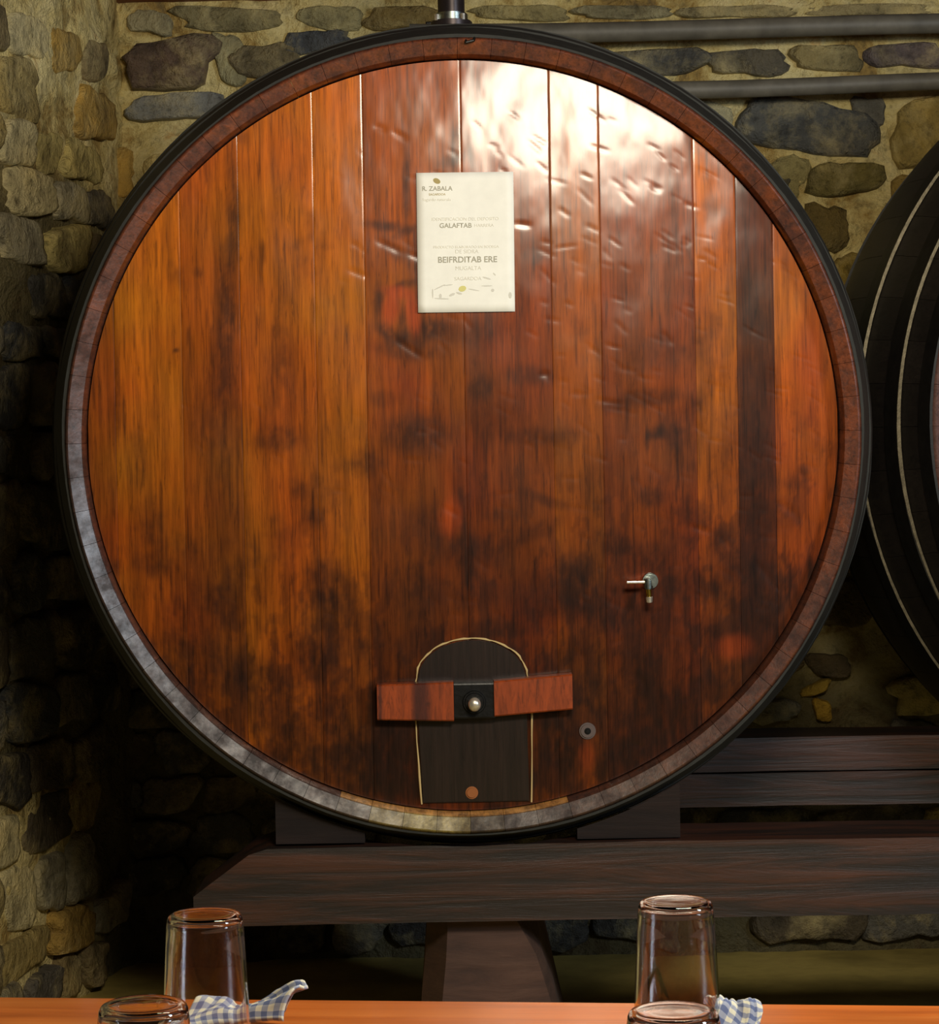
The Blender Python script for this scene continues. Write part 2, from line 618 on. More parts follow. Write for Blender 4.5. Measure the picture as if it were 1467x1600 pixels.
class Cask:
    """barrel coordinates: x across, y back from the front chime, z up, origin at the centre of the front"""

    def __init__(self, name, label, front, r_head, r_bilge, half, pitch, yaw, group):
        self.rh, self.rb, self.half = r_head, r_bilge, half
        rot = (Matrix.Rotation(yaw, 4, 'Z') @ Matrix.Rotation(pitch, 4, 'X')).to_3x3()
        self.rot = rot
        self.front = Vector(front)
        self.base_off = Vector((0, half, -r_bilge))
        base = self.front + rot @ self.base_off
        self.root = thing(name, label, 'barrel', base, group)
        self.root.rotation_euler = rot.to_euler()

    def r(self, y):
        return self.rb - (self.rb - self.rh) * ((y - self.half) / self.half) ** 2

    def w(self, v):
        """barrel point to the room"""
        return self.front + self.rot @ Vector(v)

    def put(self, name, verts, faces, mat, parent=None, **kw):
        vs = np.asarray(verts, float) - np.array(self.base_off)
        return mesh(name, vs, faces, mat, parent or self.root, **kw)

    def put_bm(self, name, bm, mat, parent=None, smooth=False, **kw):
        bmesh.ops.translate(bm, verts=bm.verts, vec=-self.base_off)
        return bm_obj(name, bm, mat, parent or self.root, smooth, **kw)

    def staves(self, n, mat, colf):
        L = 2 * self.half
        rh = self.rh
        prof = [(rh - .034, .085), (rh - .034, .060), (rh - .0325, .022), (rh - .030, .0150), (rh - .004, .0018), (rh - .001, .003), (self.r(.008), .008)]
        for y in np.linspace(.06, L - .06, 10):
            prof.append((self.r(y), y))
        prof += [(self.r(L - .01), L - .01), (rh - .006, L), (rh - .034, L - .012), (rh - .04, L - .06)]
        for y in np.linspace(L - .12, .12, 5):
            prof.append((self.r(y) - .042, y))
        m = len(prof)
        for s in range(n):
            rg = random.Random(s * 13 + 5)
            jit = rg.uniform(-.0003, .0003)
            dy = rg.uniform(-.0007, .0007)
            g = .0004 / rh
            a0 = 2 * math.pi * s / n + g
            a1 = 2 * math.pi * (s + 1) / n - g
            vs = []
            for j in range(3):
                a = a0 + (a1 - a0) * j / 2
                for r_, y in prof:
                    q = jit if y < .3 else 0
                    vs.append(((r_ + q) * math.cos(a), y + (dy if y < .05 else 0), (r_ + q) * math.sin(a)))
            fs = []
            for j in range(2):
                for k in range(m):
                    k2 = (k + 1) % m
                    fs.append((j * m + k, j * m + k2, (j + 1) * m + k2, (j + 1) * m + k))
            fs.append(tuple(range(m - 1, -1, -1)))
            fs.append(tuple(range(2 * m, 3 * m)))
            V = np.array(vs)
            o = self.put('stave', vs, fs, mat, col=colf(V, (a0 + a1) / 2, rg), sharp=28)

    def hoop(self, y0, y1, mat, proud=.005, n=120, seed=1):
        prof = []
        ys = np.linspace(y0, y1, 4)
        for y in ys:
            prof.append((self.r(y) + .0008, y))
        for y in ys[::-1]:
            prof.append((self.r(y) + proud, y))
        m = len(prof)
        vs, fs = [], []
        for k in range(n):
            a = 2 * math.pi * k / n
            e = .0012 * math.sin(5 * a + seed) + .0008 * math.sin(13 * a + seed * 2)
            for i, (r_, y) in enumerate(prof):
                rr = r_ + (e if i >= m // 2 else 0)
                vs.append((rr * math.cos(a), y, rr * math.sin(a)))
        for k in range(n):
            k2 = (k + 1) % n
            for j in range(m):
                j2 = (j + 1) % m
                fs.append((k * m + j, k * m + j2, k2 * m + j2, k2 * m + j))
        return self.put('hoop', vs, fs, mat, sharp=40)


def chime_col(V, a, rg):
    """reddish brown chime, worn pale along the bottom, greyed at left for the daylight sheen"""
    n = len(V)
    base = lin((112, 56, 30)) * rg.uniform(.88, 1.08)
    side = lin((66, 48, 42)) * rg.uniform(.8, 1.1)
    deg = math.degrees(a) % 360
    wl = max(0.0, min(1.0, (deg - 150) / 40)) * max(0.0, min(1.0, (300 - deg) / 20))     # left and lower left: greyer base put in for the daylight sheen
    base = base * (1 - .4 * math.exp(-((deg - 318) / 22) ** 2))
    c = base * (1 - wl) + side * wl
    pale = math.exp(-((deg - 263) / 6.5) ** 2)
    c = c * (1 - pale) + lin((158, 138, 70)) * rg.uniform(.8, 1.1) * pale
    low = math.exp(-((deg - 295) / 14) ** 2)
    c = c * (1 - .6 * low) + lin((64, 50, 38)) * .6 * low
    out = np.tile(c, (n, 1))
    rr = np.hypot(V[:, 0], V[:, 2])
    body = V[:, 1] > .02
    out[body] = lin((70, 44, 30))
    inner = (V[:, 1] > .018) & (V[:, 1] < .09) & (rr < .80)
    out[inner] = lin((92, 46, 26)) if deg < 200 or deg > 330 else lin((90, 48, 28))
    lip = inner & (abs(deg - 268) < 16)
    out[lip] = lin((214, 152, 78))
    return out


front_c = P(725, 683, 4.93)
cask = Cask('barrel', 'huge wooden cider barrel with varnished orange head and white notice', front_c, .8275, .914, .52, R(1.2), R(.7), 'cider barrels')
cask.staves(72, M['stave'], chime_col)
for i, (a, b) in enumerate([(.010, .105), (.125, .185), (.26, .32), (.72, .78), (.875, .935), (.978, 1.03)]):
    cask.hoop(a, b, M['hoop'], .006, seed=i)

# head: upright planks, each with its own tone, stains, dents and a little cupping
HS = 741.5
HY = .062          # depth of the head below the chime
HR = .7905
SEAM = [128, 180, 285, 377, 494, 572, 725, 863, 940, 1087, 1152, 1210, 1314]
TONE = [((166, 88, 18), (124, 60, 20)), ((198, 112, 22), (140, 70, 18)), ((180, 94, 18), (112, 52, 16)), ((192, 102, 18), (142, 72, 18)),
        ((194, 108, 22), (136, 66, 18)), ((168, 84, 20), (100, 44, 16)), ((158, 74, 20), (96, 42, 16)), ((172, 90, 24), (112, 52, 18)),
        ((152, 70, 24), (104, 44, 18)), ((198, 104, 18), (112, 50, 18)), ((104, 48, 20), (76, 34, 18)), ((200, 102, 22), (122, 54, 20))]
# dark stains and knots in the wood, and dark patches beside the hatch: x, y, half width, half height, tilt (deg), strength
STAIN_AND_PATCH = [
    (366, 330, 11, 120, 1, .75), (358, 480, 17, 120, 0, .85), (352, 590, 26, 60, 0, .5), (278, 541, 6, 4, 0, 1.0), (310, 420, 12, 8, 20, .5), (440, 500, 14, 110, 3, .45),
    (432, 600, 30, 110, 0, .45), (330, 650, 50, 60, 0, .45), (430, 685, 46, 22, -6, .7), (345, 770, 34, 120, 0, .35), (240, 880, 34, 22, 20, .6),
    (232, 800, 22, 40, 0, .4), (300, 900, 40, 60, 0, .3), (210, 700, 14, 60, 0, .4), (180, 620, 6, 90, 0, .6), (500, 930, 17, 70, 0, .75),
    (637, 295, 7, 60, 0, .85), (715, 225, 10, 38, 4, .8), (738, 235, 6, 30, -8, .7), (705, 250, 26, 10, -20, .6), (604, 352, 36, 9, 6, .8), (632, 362, 26, 8, -20, .8),
    (622, 392, 34, 12, 28, .55), (590, 470, 10, 34, 0, .75), (632, 446, 34, 8, -16, .8), (634, 506, 9, 30, 0, .95), (612, 520, 30, 14, 30, .9), (668, 515, 26, 22, -30, .95), (640, 545, 60, 18, 8, .75),
    (720, 520, 70, 22, 0, .5), (752, 608, 24, 22, 0, .75), (738, 560, 18, 60, 0, .45), (690, 480, 60, 12, 0, .3), (648, 680, 62, 36, 0, .80), (600, 620, 24, 14, 0, .45),
    (725, 770, 17, 70, 0, .65), (715, 800, 6, 36, 0, .9), (712, 860, 40, 34, -12, .75), (722, 900, 11, 42, 0, .85), (760, 870, 46, 26, 10, .6), (650, 830, 60, 40, 0, .5), (700, 930, 70, 36, 0, .5),
    (640, 940, 40, 60, 0, .5), (830, 590, 44, 18, 0, .6), (770, 660, 54, 46, 0, .5), (842, 685, 60, 14, 0, .55), (850, 785, 40, 10, 18, .6), (840, 830, 40, 14, -30, .5), (880, 700, 22, 60, 0, .3), (930, 760, 30, 40, 0, .35),
    (1020, 560, 52, 34, 0, .5), (1018, 625, 64, 14, -4, .65), (1026, 682, 16, 12, 0, .9), (1010, 690, 5, 22, 0, .9), (1020, 782, 22, 16, 0, .8), (1060, 700, 40, 60, 0, .3), (960, 640, 26, 12, 0, .6),
    (1182, 560, 26, 110, 0, .6), (1178, 700, 30, 90, 0, .75), (1170, 480, 20, 60, 0, .5), (1126, 700, 20, 70, 0, .3), (1250, 745, 10, 10, 0, .7), (1232, 765, 20, 14, 0, .5),
    (1190, 820, 44, 34, 0, .6), (1160, 870, 50, 40, 20, .65), (1130, 905, 40, 26, 0, .6), (950, 855, 30, 22, 0, .7), (1000, 875, 60, 26, 0, .7), (1040, 920, 60, 34, 0, .75), (1160, 990, 60, 40, 0, .6),
    (900, 930, 70, 46, 0, .75), (830, 930, 60, 46, 0, .6), (960, 965, 70, 30, 0, .8), (1060, 1010, 60, 60, 0, .6), (930, 1010, 50, 36, 0, .5), (760, 985, 70, 16, 0, .7), (640, 1010, 46, 30, -30, .6), (560, 1000, 40, 50, 0, .55),
    (480, 1020, 40, 60, 0, .55), (350, 1040, 60, 40, 30, .6), (400, 1080, 60, 50, 25, .7), (450, 1140, 60, 40, 30, .7), (540, 1130, 40, 60, 0, .6), (300, 960, 40, 50, 30, .5), (260, 960, 20, 40, 30, .4), (560, 1200, 60, 30, 20, .8),
    (604, 1180, 38, 60, 0, 1.0), (600, 1130, 32, 22, 0, 1.0), (862, 1170, 36, 60, 0, 1.0), (850, 1130, 36, 22, 0, 1.0), (880, 1095, 8, 34, 0, .95), (568, 1095, 7, 36, 0, .95), (725, 1060, 130, 16, 0, .7), (690, 1230, 150, 26, 0, .95), (960, 1190, 50, 20, -35, .75),
    (1020, 1130, 50, 40, -30, .6), (1000, 1060, 40, 50, 0, .55), (1100, 1080, 40, 30, -40, .6), (908, 1148, 15, 13, 0, .7), (895, 1040, 40, 40, 0, .5), (730, 150, 30, 60, 0, .25), (545, 300, 10, 70, 0, .25), (490, 470, 4, 90, 0, .3),
]
FLAME = [(612, 478, 15, 30, 8, .9), (648, 488, 11, 34, -6, .9), (625, 455, 30, 10, 10, .7), (700, 810, 18, 30, 10, .55), (905, 1190, 12, 24, 0, .25), (1000, 912, 20, 10, 0, .4), (1140, 1020, 30, 20, 0, .4), (1265, 560, 20, 120, 0, .35)]


def head_color(X, Z, k):
    px, py = 722 + X * HS, 683 - Z * HS
    top, bot = TONE[k]
    wx = (fbm(px / 60, py / 110, 11, 6) - .5) * 50
    wy = (fbm(px / 45, py / 90, 23, 6) - .5) * 80
    t_ = sstep(80, 1200, py + wy * 2.2)[:, None]  # downward darkening, in part the lamp's falloff put into the colour
    c = (lin(top) * (1 - t_) + lin(bot) * t_) * np.array([.90, .835, .42])
    # broad figure: light and dark flames along the grain
    f = fbm(px / 26 + k * 9.1, py / 260, 31 + k, 4)
    c = c * (.72 + .56 * f)[:, None]
    red = fbm(px / 90 + 3, py / 120, 57, 4)
    c = c * (1 + (red - .5)[:, None] * np.array([.12, -.45, -.4]))
    # grime, thicker low down (in part painted light falloff) and to the right
    g = fbm(px / 70, py / 85, 71, 5) + .28 * sstep(700, 1250, py) + .10 * sstep(700, 1150, px) * sstep(420, 900, py) - .10
    g = sstep(.53, .80, g)
    fine = fbm(px / 7, py / 16, 83, 4)
    acc = .62 * g * (.55 + .9 * fine)
    bl = fbm(px / 15, py / 42, 101, 5) + .10 * sstep(600, 1150, py) + .05 * sstep(750, 1150, px) - .04
    low = .15 + .85 * sstep(650, 1050, py + .25 * (px - 722))
    acc = 1 - (1 - acc) * (1 - .50 * low * sstep(.54, .68, bl))
    sp = fbm(px / 8, py / 16, 107, 3) + .10 * sstep(700, 1150, py) - .03
    acc = 1 - (1 - acc) * (1 - .34 * low * sstep(.62, .74, sp))
    for (sx, sy, a, b, rot, st) in STAIN_AND_PATCH:
        q = math.radians(rot)
        dx, dy = px + wx * min(1, a / 14) * .6 - sx, py + wy * min(1, b / 30) * .4 - sy
        u = (dx * math.cos(q) + dy * math.sin(q)) / a
        v = (-dx * math.sin(q) + dy * math.cos(q)) / b
        d2 = u * u + v * v
        acc = 1 - (1 - acc) * (1 - .92 * st * np.exp(-d2 * d2 * .8 - .3 * d2) * np.clip(.25 + 1.25 * fine, 0, 1))
    acc = np.clip(acc, 0, .97)[:, None]
    dark = lin((38, 20, 13)) * .9
    c = c * (1 - acc) + dark * acc
    for (sx, sy, a, b, rot, st) in FLAME:
        q = math.radians(rot)
        dx, dy = px + wx * .2 - sx, py + wy * .15 - sy
        u = (dx * math.cos(q) + dy * math.sin(q)) / a
        v = (-dx * math.sin(q) + dy * math.cos(q)) / b
        m = (st * np.exp(-(u * u + v * v) ** 2))[:, None]
        c = c * (1 - m) + lin((168, 66, 20)) * m
    # dark vertical checks following the grain
    ck = sstep(.70, .80, fbm(px / 4.0 + k * 5, py / 130, 91, 3))[:, None]
    c = c * (1 - .45 * ck)
    return np.clip(c, .002, 1)


rg = random.Random(21)
DENT = []
for i in range(270):
    while True:
        px, py = rg.uniform(200, 1300), rg.uniform(150, 1180)
        if math.hypot(px - 722, py - 683) > 570:
            continue
        wgt = .12 + .88 * float(sstep(480, 1000, np.array(px + .25 * (600 - py))))
        if rg.random() < wgt:
            break
    ln = rg.uniform(12, 34) / HS
    DENT.append(((px - 722) / HS, (683 - py) / HS, ln / 2, rg.uniform(2.2, 3.4) / HS, math.radians(rg.gauss(-30, 14)), rg.uniform(-.00045, -.00015)))
for px, py, ln, ang in [(612, 385, 44, -24), (655, 402, 30, -22), (640, 545, 50, -34), (560, 425, 30, -22), (820, 354, 24, -8), (850, 588, 16, 0), (950, 633, 40, -12), (700, 800, 26, -30),
                        (1190, 905, 40, -52), (1090, 835, 34, -20), (1225, 805, 30, -40), (1240, 815, 26, -60), (1043, 535, 24, -55), (630, 212, 26, -30), (600, 200, 20, -20)]:
    DENT.append(((px - 722) / HS, (683 - py) / HS, ln / HS / 2, 4.0 / HS, math.radians(ang), -.0008))


def head_relief(X, Z, k, u):
    rgk = random.Random(k * 7 + 3)
    h = (fbm(X * 7.5 + 4, Z * 6 + k * .35, 41, 2) - .5) * .0034       # hand-planed waviness
    h = h + (fbm(X * 20, Z * 14, 43, 2) - .5) * .0009
    h = h + (fbm(X * 60, Z * 25, 47, 2) - .5) * .00025
    wd = (SEAM[k + 1] - SEAM[k]) / HS
    h = h + rgk.uniform(-.0007, .0007) * (u - .5) * wd / .1          # each plank lies a little askew
    h = h + rgk.uniform(-.0003, .0003)
    for (x, z, a, b, rot, dp) in DENT:
        near = (np.abs(X - x) < .06) & (np.abs(Z - z) < .06)
        if not near.any():
            continue
        dx, dz = X[near] - x, Z[near] - z
        c, s = math.cos(rot), math.sin(rot)
        p, q = (dx * c + dz * s) / a, (-dx * s + dz * c) / b
        h[near] += dp * np.exp(-(p * p) ** 2 - q * q)
    e = np.minimum(u, 1 - u) * wd
    return h - .0003 * (1 - sstep(0, .0022, e))


for k in range(12):
    x0, x1 = (SEAM[k] - 722) / HS + .0003, (SEAM[k + 1] - 722) / HS - .0003
    x0, x1 = max(x0, -HR + .001), min(x1, HR - .001)
    inner = np.linspace(x0 + .004, x1 - .004, max(6, int((x1 - x0) / .0042)))
    xs = np.concatenate([[x0, x0 + .0018], inner, [x1 - .0018, x1]])
    nz = 360
    tz = np.linspace(-1, 1, nz)
    top = np.sqrt(np.maximum(HR ** 2 - xs ** 2, 1e-6))
    X = np.repeat(xs[None, :], nz, 0)
    Z = tz[:, None] * top[None, :]
    U = (X - x0) / (x1 - x0)
    Xf, Zf, Uf = X.ravel(), Z.ravel(), U.ravel()
    h = head_relief(Xf, Zf, k, Uf)
    col = head_color(Xf, Zf, k)
    nx = len(xs)
    front = np.stack([Xf, HY - h, Zf], 1)
    fs = [(j * nx + i, j * nx + i + 1, (j + 1) * nx + i + 1, (j + 1) * nx + i) for j in range(nz - 1) for i in range(nx - 1)]
    # edges go back into the head
    rim = [(0, i) for i in range(nx)] + [(j, nx - 1) for j in range(1, nz)] + [(nz - 1, i) for i in range(nx - 2, -1, -1)] + [(j, 0) for j in range(nz - 2, 0, -1)]
    idx = [j * nx + i for j, i in rim]
    back = front[idx].copy()
    back[:, 1] = HY + .028
    n0 = len(front)
    verts = np.vstack([front, back])
    cols = np.vstack([col, col[idx] * .5])
    for q in range(len(idx)):
        q2 = (q + 1) % len(idx)
        fs.append((idx[q2], idx[q], n0 + q, n0 + q2))
    cask.put('head_plank', verts, fs, M['head'], col=cols, sharp=50)

# plain board that closes the far end
cask.put_bm('rear_head', cyl_bm((0, 2 * .52 - .06, 0), (0, 2 * .52 - .03, 0), .786, n=72), M['old_stave'])


def hp(px, py, lift=0.0):
    return ((px - 722) / HS, HY - lift, (683 - py) / HS)


# manhole hatch with arched top, its waxed seams, crossbar, iron plate and bolt
arch = []
for a in np.linspace(0, math.pi, 25):
    arch.append((728 + 84 * math.cos(a), 1062 - 60 * math.sin(a)))
poly = [(815, 1256)] + [(813, 1100)] + arch + [(642, 1100), (648, 1256)]


def prism(pts, y_front, y_back, bev=0.0):
    bm = bmesh.new()
    fr = [bm.verts.new(((x - 722) / HS, y_front, (683 - y_) / HS)) for x, y_ in pts]
    bk = [bm.verts.new(((x - 722) / HS, y_back, (683 - y_) / HS)) for x, y_ in pts]
    ff = bm.faces.new(fr)
    bm.faces.new(bk[::-1])
    for i in range(len(pts)):
        j = (i + 1) % len(pts)
        bm.faces.new((fr[j], fr[i], bk[i], bk[j]))
    if bev:
        bmesh.ops.bevel(bm, geom=list(ff.edges), offset=bev, segments=2, affect='EDGES')
    return bm


def colour(o, fn):
    me = o.data
    co = np.empty(len(me.vertices) * 3)
    me.vertices.foreach_get('co', co)
    c = np.ones((len(me.vertices), 4))
    c[:, :3] = fn(co.reshape(-1, 3))
    at = me.attributes.new('Col', 'FLOAT_COLOR', 'POINT')
    at.data.foreach_set('color', c.ravel())


hatch = cask.put_bm('hatch', prism(poly, HY - .006, HY + .01, .002), M['hatch'])
hatch['label'] = 'blackened hatch panel with arched top'
colour(hatch, lambda v: np.tile(lin((34, 22, 17)), (len(v), 1)))
seam_path = [(646, 1258), (644, 1215), (641, 1160), (639, 1110), (637, 1075)] + [(p[0] + (p[0] - 728) * .03, p[1] - 3) for p in arch[::-1]][0:25] + [(819, 1075), (821, 1110), (820, 1180), (818, 1258)]
seam_path = [(x + .8 * math.sin(y_ * .21), y_) for x, y_ in seam_path]
vs, fs = [], []
for i, (x, y_) in enumerate(seam_path):
    a = seam_path[max(0, i - 1)]
    b = seam_path[min(len(seam_path) - 1, i + 1)]
    d = Vector((b[0] - a[0], b[1] - a[1])).normalized()
    nrm = Vector((-d.y, d.x))
    wd = 2.3 + .9 * math.sin(i * 2.1)
    p = hp(x + nrm.x * wd, y_ + nrm.y * wd, .0)
    q = hp(x - nrm.x * wd, y_ - nrm.y * wd, .0)
    m_ = hp(x, y_, .0)
    vs += [(p[0], HY + .004, p[2]), (m_[0], HY - .0075, m_[2]), (q[0], HY + .004, q[2])]
for i in range(len(seam_path) - 1):
    a, b = i * 3, i * 3 + 3
    fs += [(a, b, b + 1, a + 1), (a + 1, b + 1, b + 2, a + 2), (a + 2, b + 2, b, a)]
o = cask.put('hatch_seam', vs, fs, M['chalk'], hatch)
o['label'] = 'pale waxed seam round the hatch'
o = cask.put_bm('bung', cyl_bm(hp(725, 1241, -.01), hp(725, 1241, .010), .015, .013, 20, .003), M['amber'], hatch, True)
o['label'] = 'amber wooden plug near the bottom of the hatch'


def bar_col(v):
    x = v[:, 0]
    px = x * HS + 722
    band = fbm(x * 60, x * 0 + 2.5, 61, 3) * .62 + .55 * np.exp(-((px - 646) / 13) ** 2) + .3 * np.exp(-((px - 584) / 5) ** 2)
    return lin((140, 58, 18)) * (1 - sstep(.45, .65, band))[:, None] + lin((74, 30, 18)) * sstep(.45, .65, band)[:, None]


def bar_piece(x0, x1, ytop0, ytop1, ybot0, ybot1):
    """half of the crossbar, cut fine along its length so its tone can vary"""
    n = 24
    vs, fs = [], []
    yf, yb = HY - .040, HY - .004
    for i in range(n + 1):
        f = i / n
        x = (x0 + (x1 - x0) * f - 722) / HS
        zt = (683 - (ytop0 + (ytop1 - ytop0) * f)) / HS
        zb = (683 - (ybot0 + (ybot1 - ybot0) * f)) / HS
        e = .003
        for (yy, zz) in ((yb, zb), (yf + e, zb), (yf, zb + e), (yf, zt - e), (yf + e, zt), (yb, zt)):
            vs.append((x, yy, zz))
    for i in range(n):
        for j in range(6):
            j2 = (j + 1) % 6
            fs.append((i * 6 + j, i * 6 + j2, i * 6 + 6 + j2, i * 6 + 6 + j))
    fs.append(tuple(range(5, -1, -1)))
    fs.append(tuple(range(n * 6, n * 6 + 6)))
    o = cask.put('crossbar', vs, fs, M['crossbar'], sharp=25)
    colour(o, bar_col)
    return o


bar_piece(580, 699, 1066, 1064, 1121, 1125)
bar_piece(762, 884, 1064, 1055, 1119, 1110)
plate = cask.put_bm('clamp_plate', box_bm((hp(697, 0)[0], HY - .036, hp(0, 1122)[2]), (hp(764, 0)[0], HY - .004, hp(0, 1066)[2]), .004), M['iron'])
plate['label'] = 'square black iron clamp plate'
bm = cyl_bm(hp(731, 1096, .036), hp(731, 1096, .044), .026, .022, 32, .003)
cask.put_bm('washer', bm, M['iron'], plate, True)
bm = cyl_bm(hp(731, 1097, .040), hp(731, 1097, .066), .0125, .0125, 6, .003)
o = cask.put_bm('bolt', bm, M['steel'], plate, True, sharp=60)
o['label'] = 'bright steel bolt'
bm = bmesh.new()
bmesh.ops.create_uvsphere(bm, u_segments=20, v_segments=12, radius=.0135)
bmesh.ops.scale(bm, vec=(1, .8, 1.1), verts=bm.verts)
bmesh.ops.translate(bm, vec=hp(731, 1097, .064), verts=bm.verts)
cask.put_bm('bolt_end', bm, M['steel'], plate, True)

# grey plug right of the hatch
o = cask.put_bm('plug', cyl_bm(hp(908, 1148, -.01), hp(908, 1148, .006), .019, .017, 28, .003), M['ring'], None, True)
o['label'] = 'round grey plug right of the hatch'
cask.put_bm('plug_core', cyl_bm(hp(908, 1148, .004), hp(908, 1148, .009), .008, .006, 16, .002), M['iron'], o, True)

# tap
tap = cask.put_bm('tap', cyl_bm(hp(1006, 914, -.01), hp(1006, 914, .055), .010, .009, 24, .002), M['pewter'], None, True)
tap['label'] = 'small brass and grey metal tap with lever pointing left'
cask.put_bm('collar', cyl_bm(hp(1010, 914, -.004), hp(1010, 914, .010), .018, .016, 24, .002), M['pewter'], tap, True)
b0, b1 = Vector(hp(1004, 909, .046)), Vector(hp(1004, 909, .046)) + Vector((0, 0, .004))
cask.put_bm('lever', box_bm((hp(970, 0)[0], HY - .053, hp(0, 915)[2]), (hp(1000, 0)[0], HY - .043, hp(0, 911)[2]), .0018), M['steel'], tap)
cask.put_bm('valve_body', cyl_bm(hp(1004, 908, .047), hp(1004, 924, .047), .010, .010, 20, .002), M['pewter'], tap, True)
cask.put_bm('spout', cyl_bm(hp(1004, 922, .047), hp(1005, 938, .047), .0065, .0055, 18, .001), M['brass'], tap, True)
cask.put_bm('spout_tip', cyl_bm(hp(1005, 936, .047), hp(1005.5, 945, .047), .0075, .0065, 18, .001), M['steel'], tap, True)

# iron staple on the top of the chime
bm = cyl_bm((.018, .010, .826), (.018, -.006, .818), .003, n=10)
for a, b in (((.018, -.006, .818), (.034, -.006, .822)), ((.034, -.006, .822), (.036, .010, .829))):
    tmp = cyl_bm(a, b, .003, n=10)
    me = bpy.data.meshes.new('staple')
    tmp.to_mesh(me)
    tmp.free()
    bm.from_mesh(me)
cask.put_bm('staple', bm, M['iron'], None, True)

# bung on the top of the bilge, where the filler pipe goes in
# ------------------------------------------------------------------ second cask
cask2 = Cask('barrel', 'black sooty barrel with iron hoops cut off by the right edge', (1.93, 5.28, CAM_Z + .005), .893, 1.03, .64, 0, 0, 'cider barrels')
cask2.staves(60, M['old_stave'], lambda V, a, rg: np.where((V[:, 1] < .03)[:, None], lin((96, 66, 58)), lin((32, 27, 23)) * rg.uniform(.8, 1.2)))
for i, (a, b) in enumerate([(.006, .05), (.135, .195), (.345, .405), (.88, .94), (1.08, 1.14), (1.23, 1.274)]):
    cask2.hoop(a, b, M['hoop_black'], .007, seed=i + 9)
for i, (a, b) in enumerate([(.1328, .135), (.3428, .345)]):
    o = cask2.hoop(a, b, M['hoop_edge'], .0076, seed=i + 30)
    o['label'] = 'worn bright edge of a hoop'
xs = np.linspace(-.85, .85, 11)
for k in range(10):
    pts = []
    for x in np.linspace(xs[k] + .001, xs[k + 1] - .001, 16):
        pts.append((x, math.sqrt(max(.854 ** 2 - x * x, 1e-4))))
    bm = bmesh.new()
    ring = pts + [(x, -z) for x, z in pts[::-1]]
    fr = [bm.verts.new((x, .044, z)) for x, z in ring]
    bk = [bm.verts.new((x, .070, z)) for x, z in ring]
    bm.faces.new(fr)
    bm.faces.new(bk[::-1])
    for i in range(len(ring)):
        j = (i + 1) % len(ring)
        bm.faces.new((fr[j], fr[i], bk[i], bk[j]))
    o = cask2.put_bm('head_plank', bm, M['head'])
    colour(o, lambda v: np.tile(lin((128, 66, 26)), (len(v), 1)))
cask2.put_bm('rear_head', cyl_bm((0, 1.22, 0), (0, 1.25, 0), .852, n=72), M['old_stave'])


# ------------------------------------------------------------------ cradle: beams and saddle hollowed for the casks, pier
def cradle_z(x, d, casks, gap=.019):
    """height of the underside of the casks above the place (x, d)"""
    z = 1e9
    for c in casks:
        ax = c.front + c.rot @ Vector((0, (d - c.front.y), 0))
        yy = d - c.front.y
        if yy < 0 or yy > 2 * c.half:
            continue
        r_ = c.r(yy) + gap
        if abs(x - ax.x) < r_:
            z = min(z, ax.z - math.sqrt(r_ * r_ - (x - ax.x) ** 2))
    return z


def hollow_beam(name, mat, x0, x1, zb, zt, d0, d1, chamfer=None, nd=6, nx=90, wave=.0, gap=.019):
    xs = np.linspace(x0, x1, nx)
    ds = np.linspace(d0, d1, nd)
    bm = bmesh.new()
    top, bot = [], []
    for d in ds:
        rt, rb_ = [], []
        for x in xs:
            z = min(zt, cradle_z(x, d, (cask, cask2), gap))
            if chamfer and x < x0 + chamfer[0]:
                z = min(z, zt - chamfer[1] * (1 - (x - x0) / chamfer[0]))
            z += wave * (float(fbm(np.array(x * 5), np.array(d * 3), 5, 3)) - .5)
            rt.append(bm.verts.new((x, d + wave * .6 * (float(fbm(np.array(x * 6), np.array(7.0), 15, 3)) - .5), max(z, zb + .006))))
            rb_.append(bm.verts.new((x, d, zb + wave * (float(fbm(np.array(x * 4), np.array(d), 25, 3)) - .5))))
        top.append(rt)
        bot.append(rb_)
    for j in range(nd - 1):
        for i in range(nx - 1):
            bm.faces.new((top[j][i], top[j][i + 1], top[j + 1][i + 1], top[j + 1][i]))
            bm.faces.new((bot[j + 1][i], bot[j + 1][i + 1], bot[j][i + 1], bot[j][i]))
        bm.faces.new((top[j + 1][0], bot[j + 1][0], bot[j][0], top[j][0]))
        bm.faces.new((top[j][-1], bot[j][-1], bot[j + 1][-1], top[j + 1][-1]))
    for i in range(nx - 1):
        bm.faces.new((top[0][i + 1], top[0][i], bot[0][i], bot[0][i + 1]))
        bm.faces.new((top[-1][i], top[-1][i + 1], bot[-1][i + 1], bot[-1][i]))
    return bm_obj(name, bm, mat, None, True, sharp=30)


BT, BB = CAM_Z - .857, CAM_Z - 1.018
bx0 = P(302, 1400, 4.97).x
beam = hollow_beam('support_beam', M['beam'], bx0, 2.9, BB, BT, 4.97, 5.19, (.135, .10), wave=.006)
tag(beam, 'thick dark timber beam under the front of the large barrel', 'beam')
s0, s1 = P(432, 1280, 5.02).x, P(1061, 1280, 5.02).x
split = .02
while min(cradle_z(cask.front.x + split, 5.05, (cask,), .013), cradle_z(cask.front.x - split, 5.05, (cask,), .013)) < BT + .011:
    split += .004
chock = hollow_beam('wedge_block', M['saddle'], s0, cask.front.x - split, BT + .004, BT + .118, 4.995, 5.05, nx=50, gap=.013)
tag(chock, 'brown wooden wedge block on the front beam, left of the barrel bottom', 'wedge', 'wedge blocks under the barrel')
chock = hollow_beam('wedge_block', M['saddle'], cask.front.x + split, s1, BT + .004, BT + .118, 4.995, 5.05, nx=50, gap=.013)
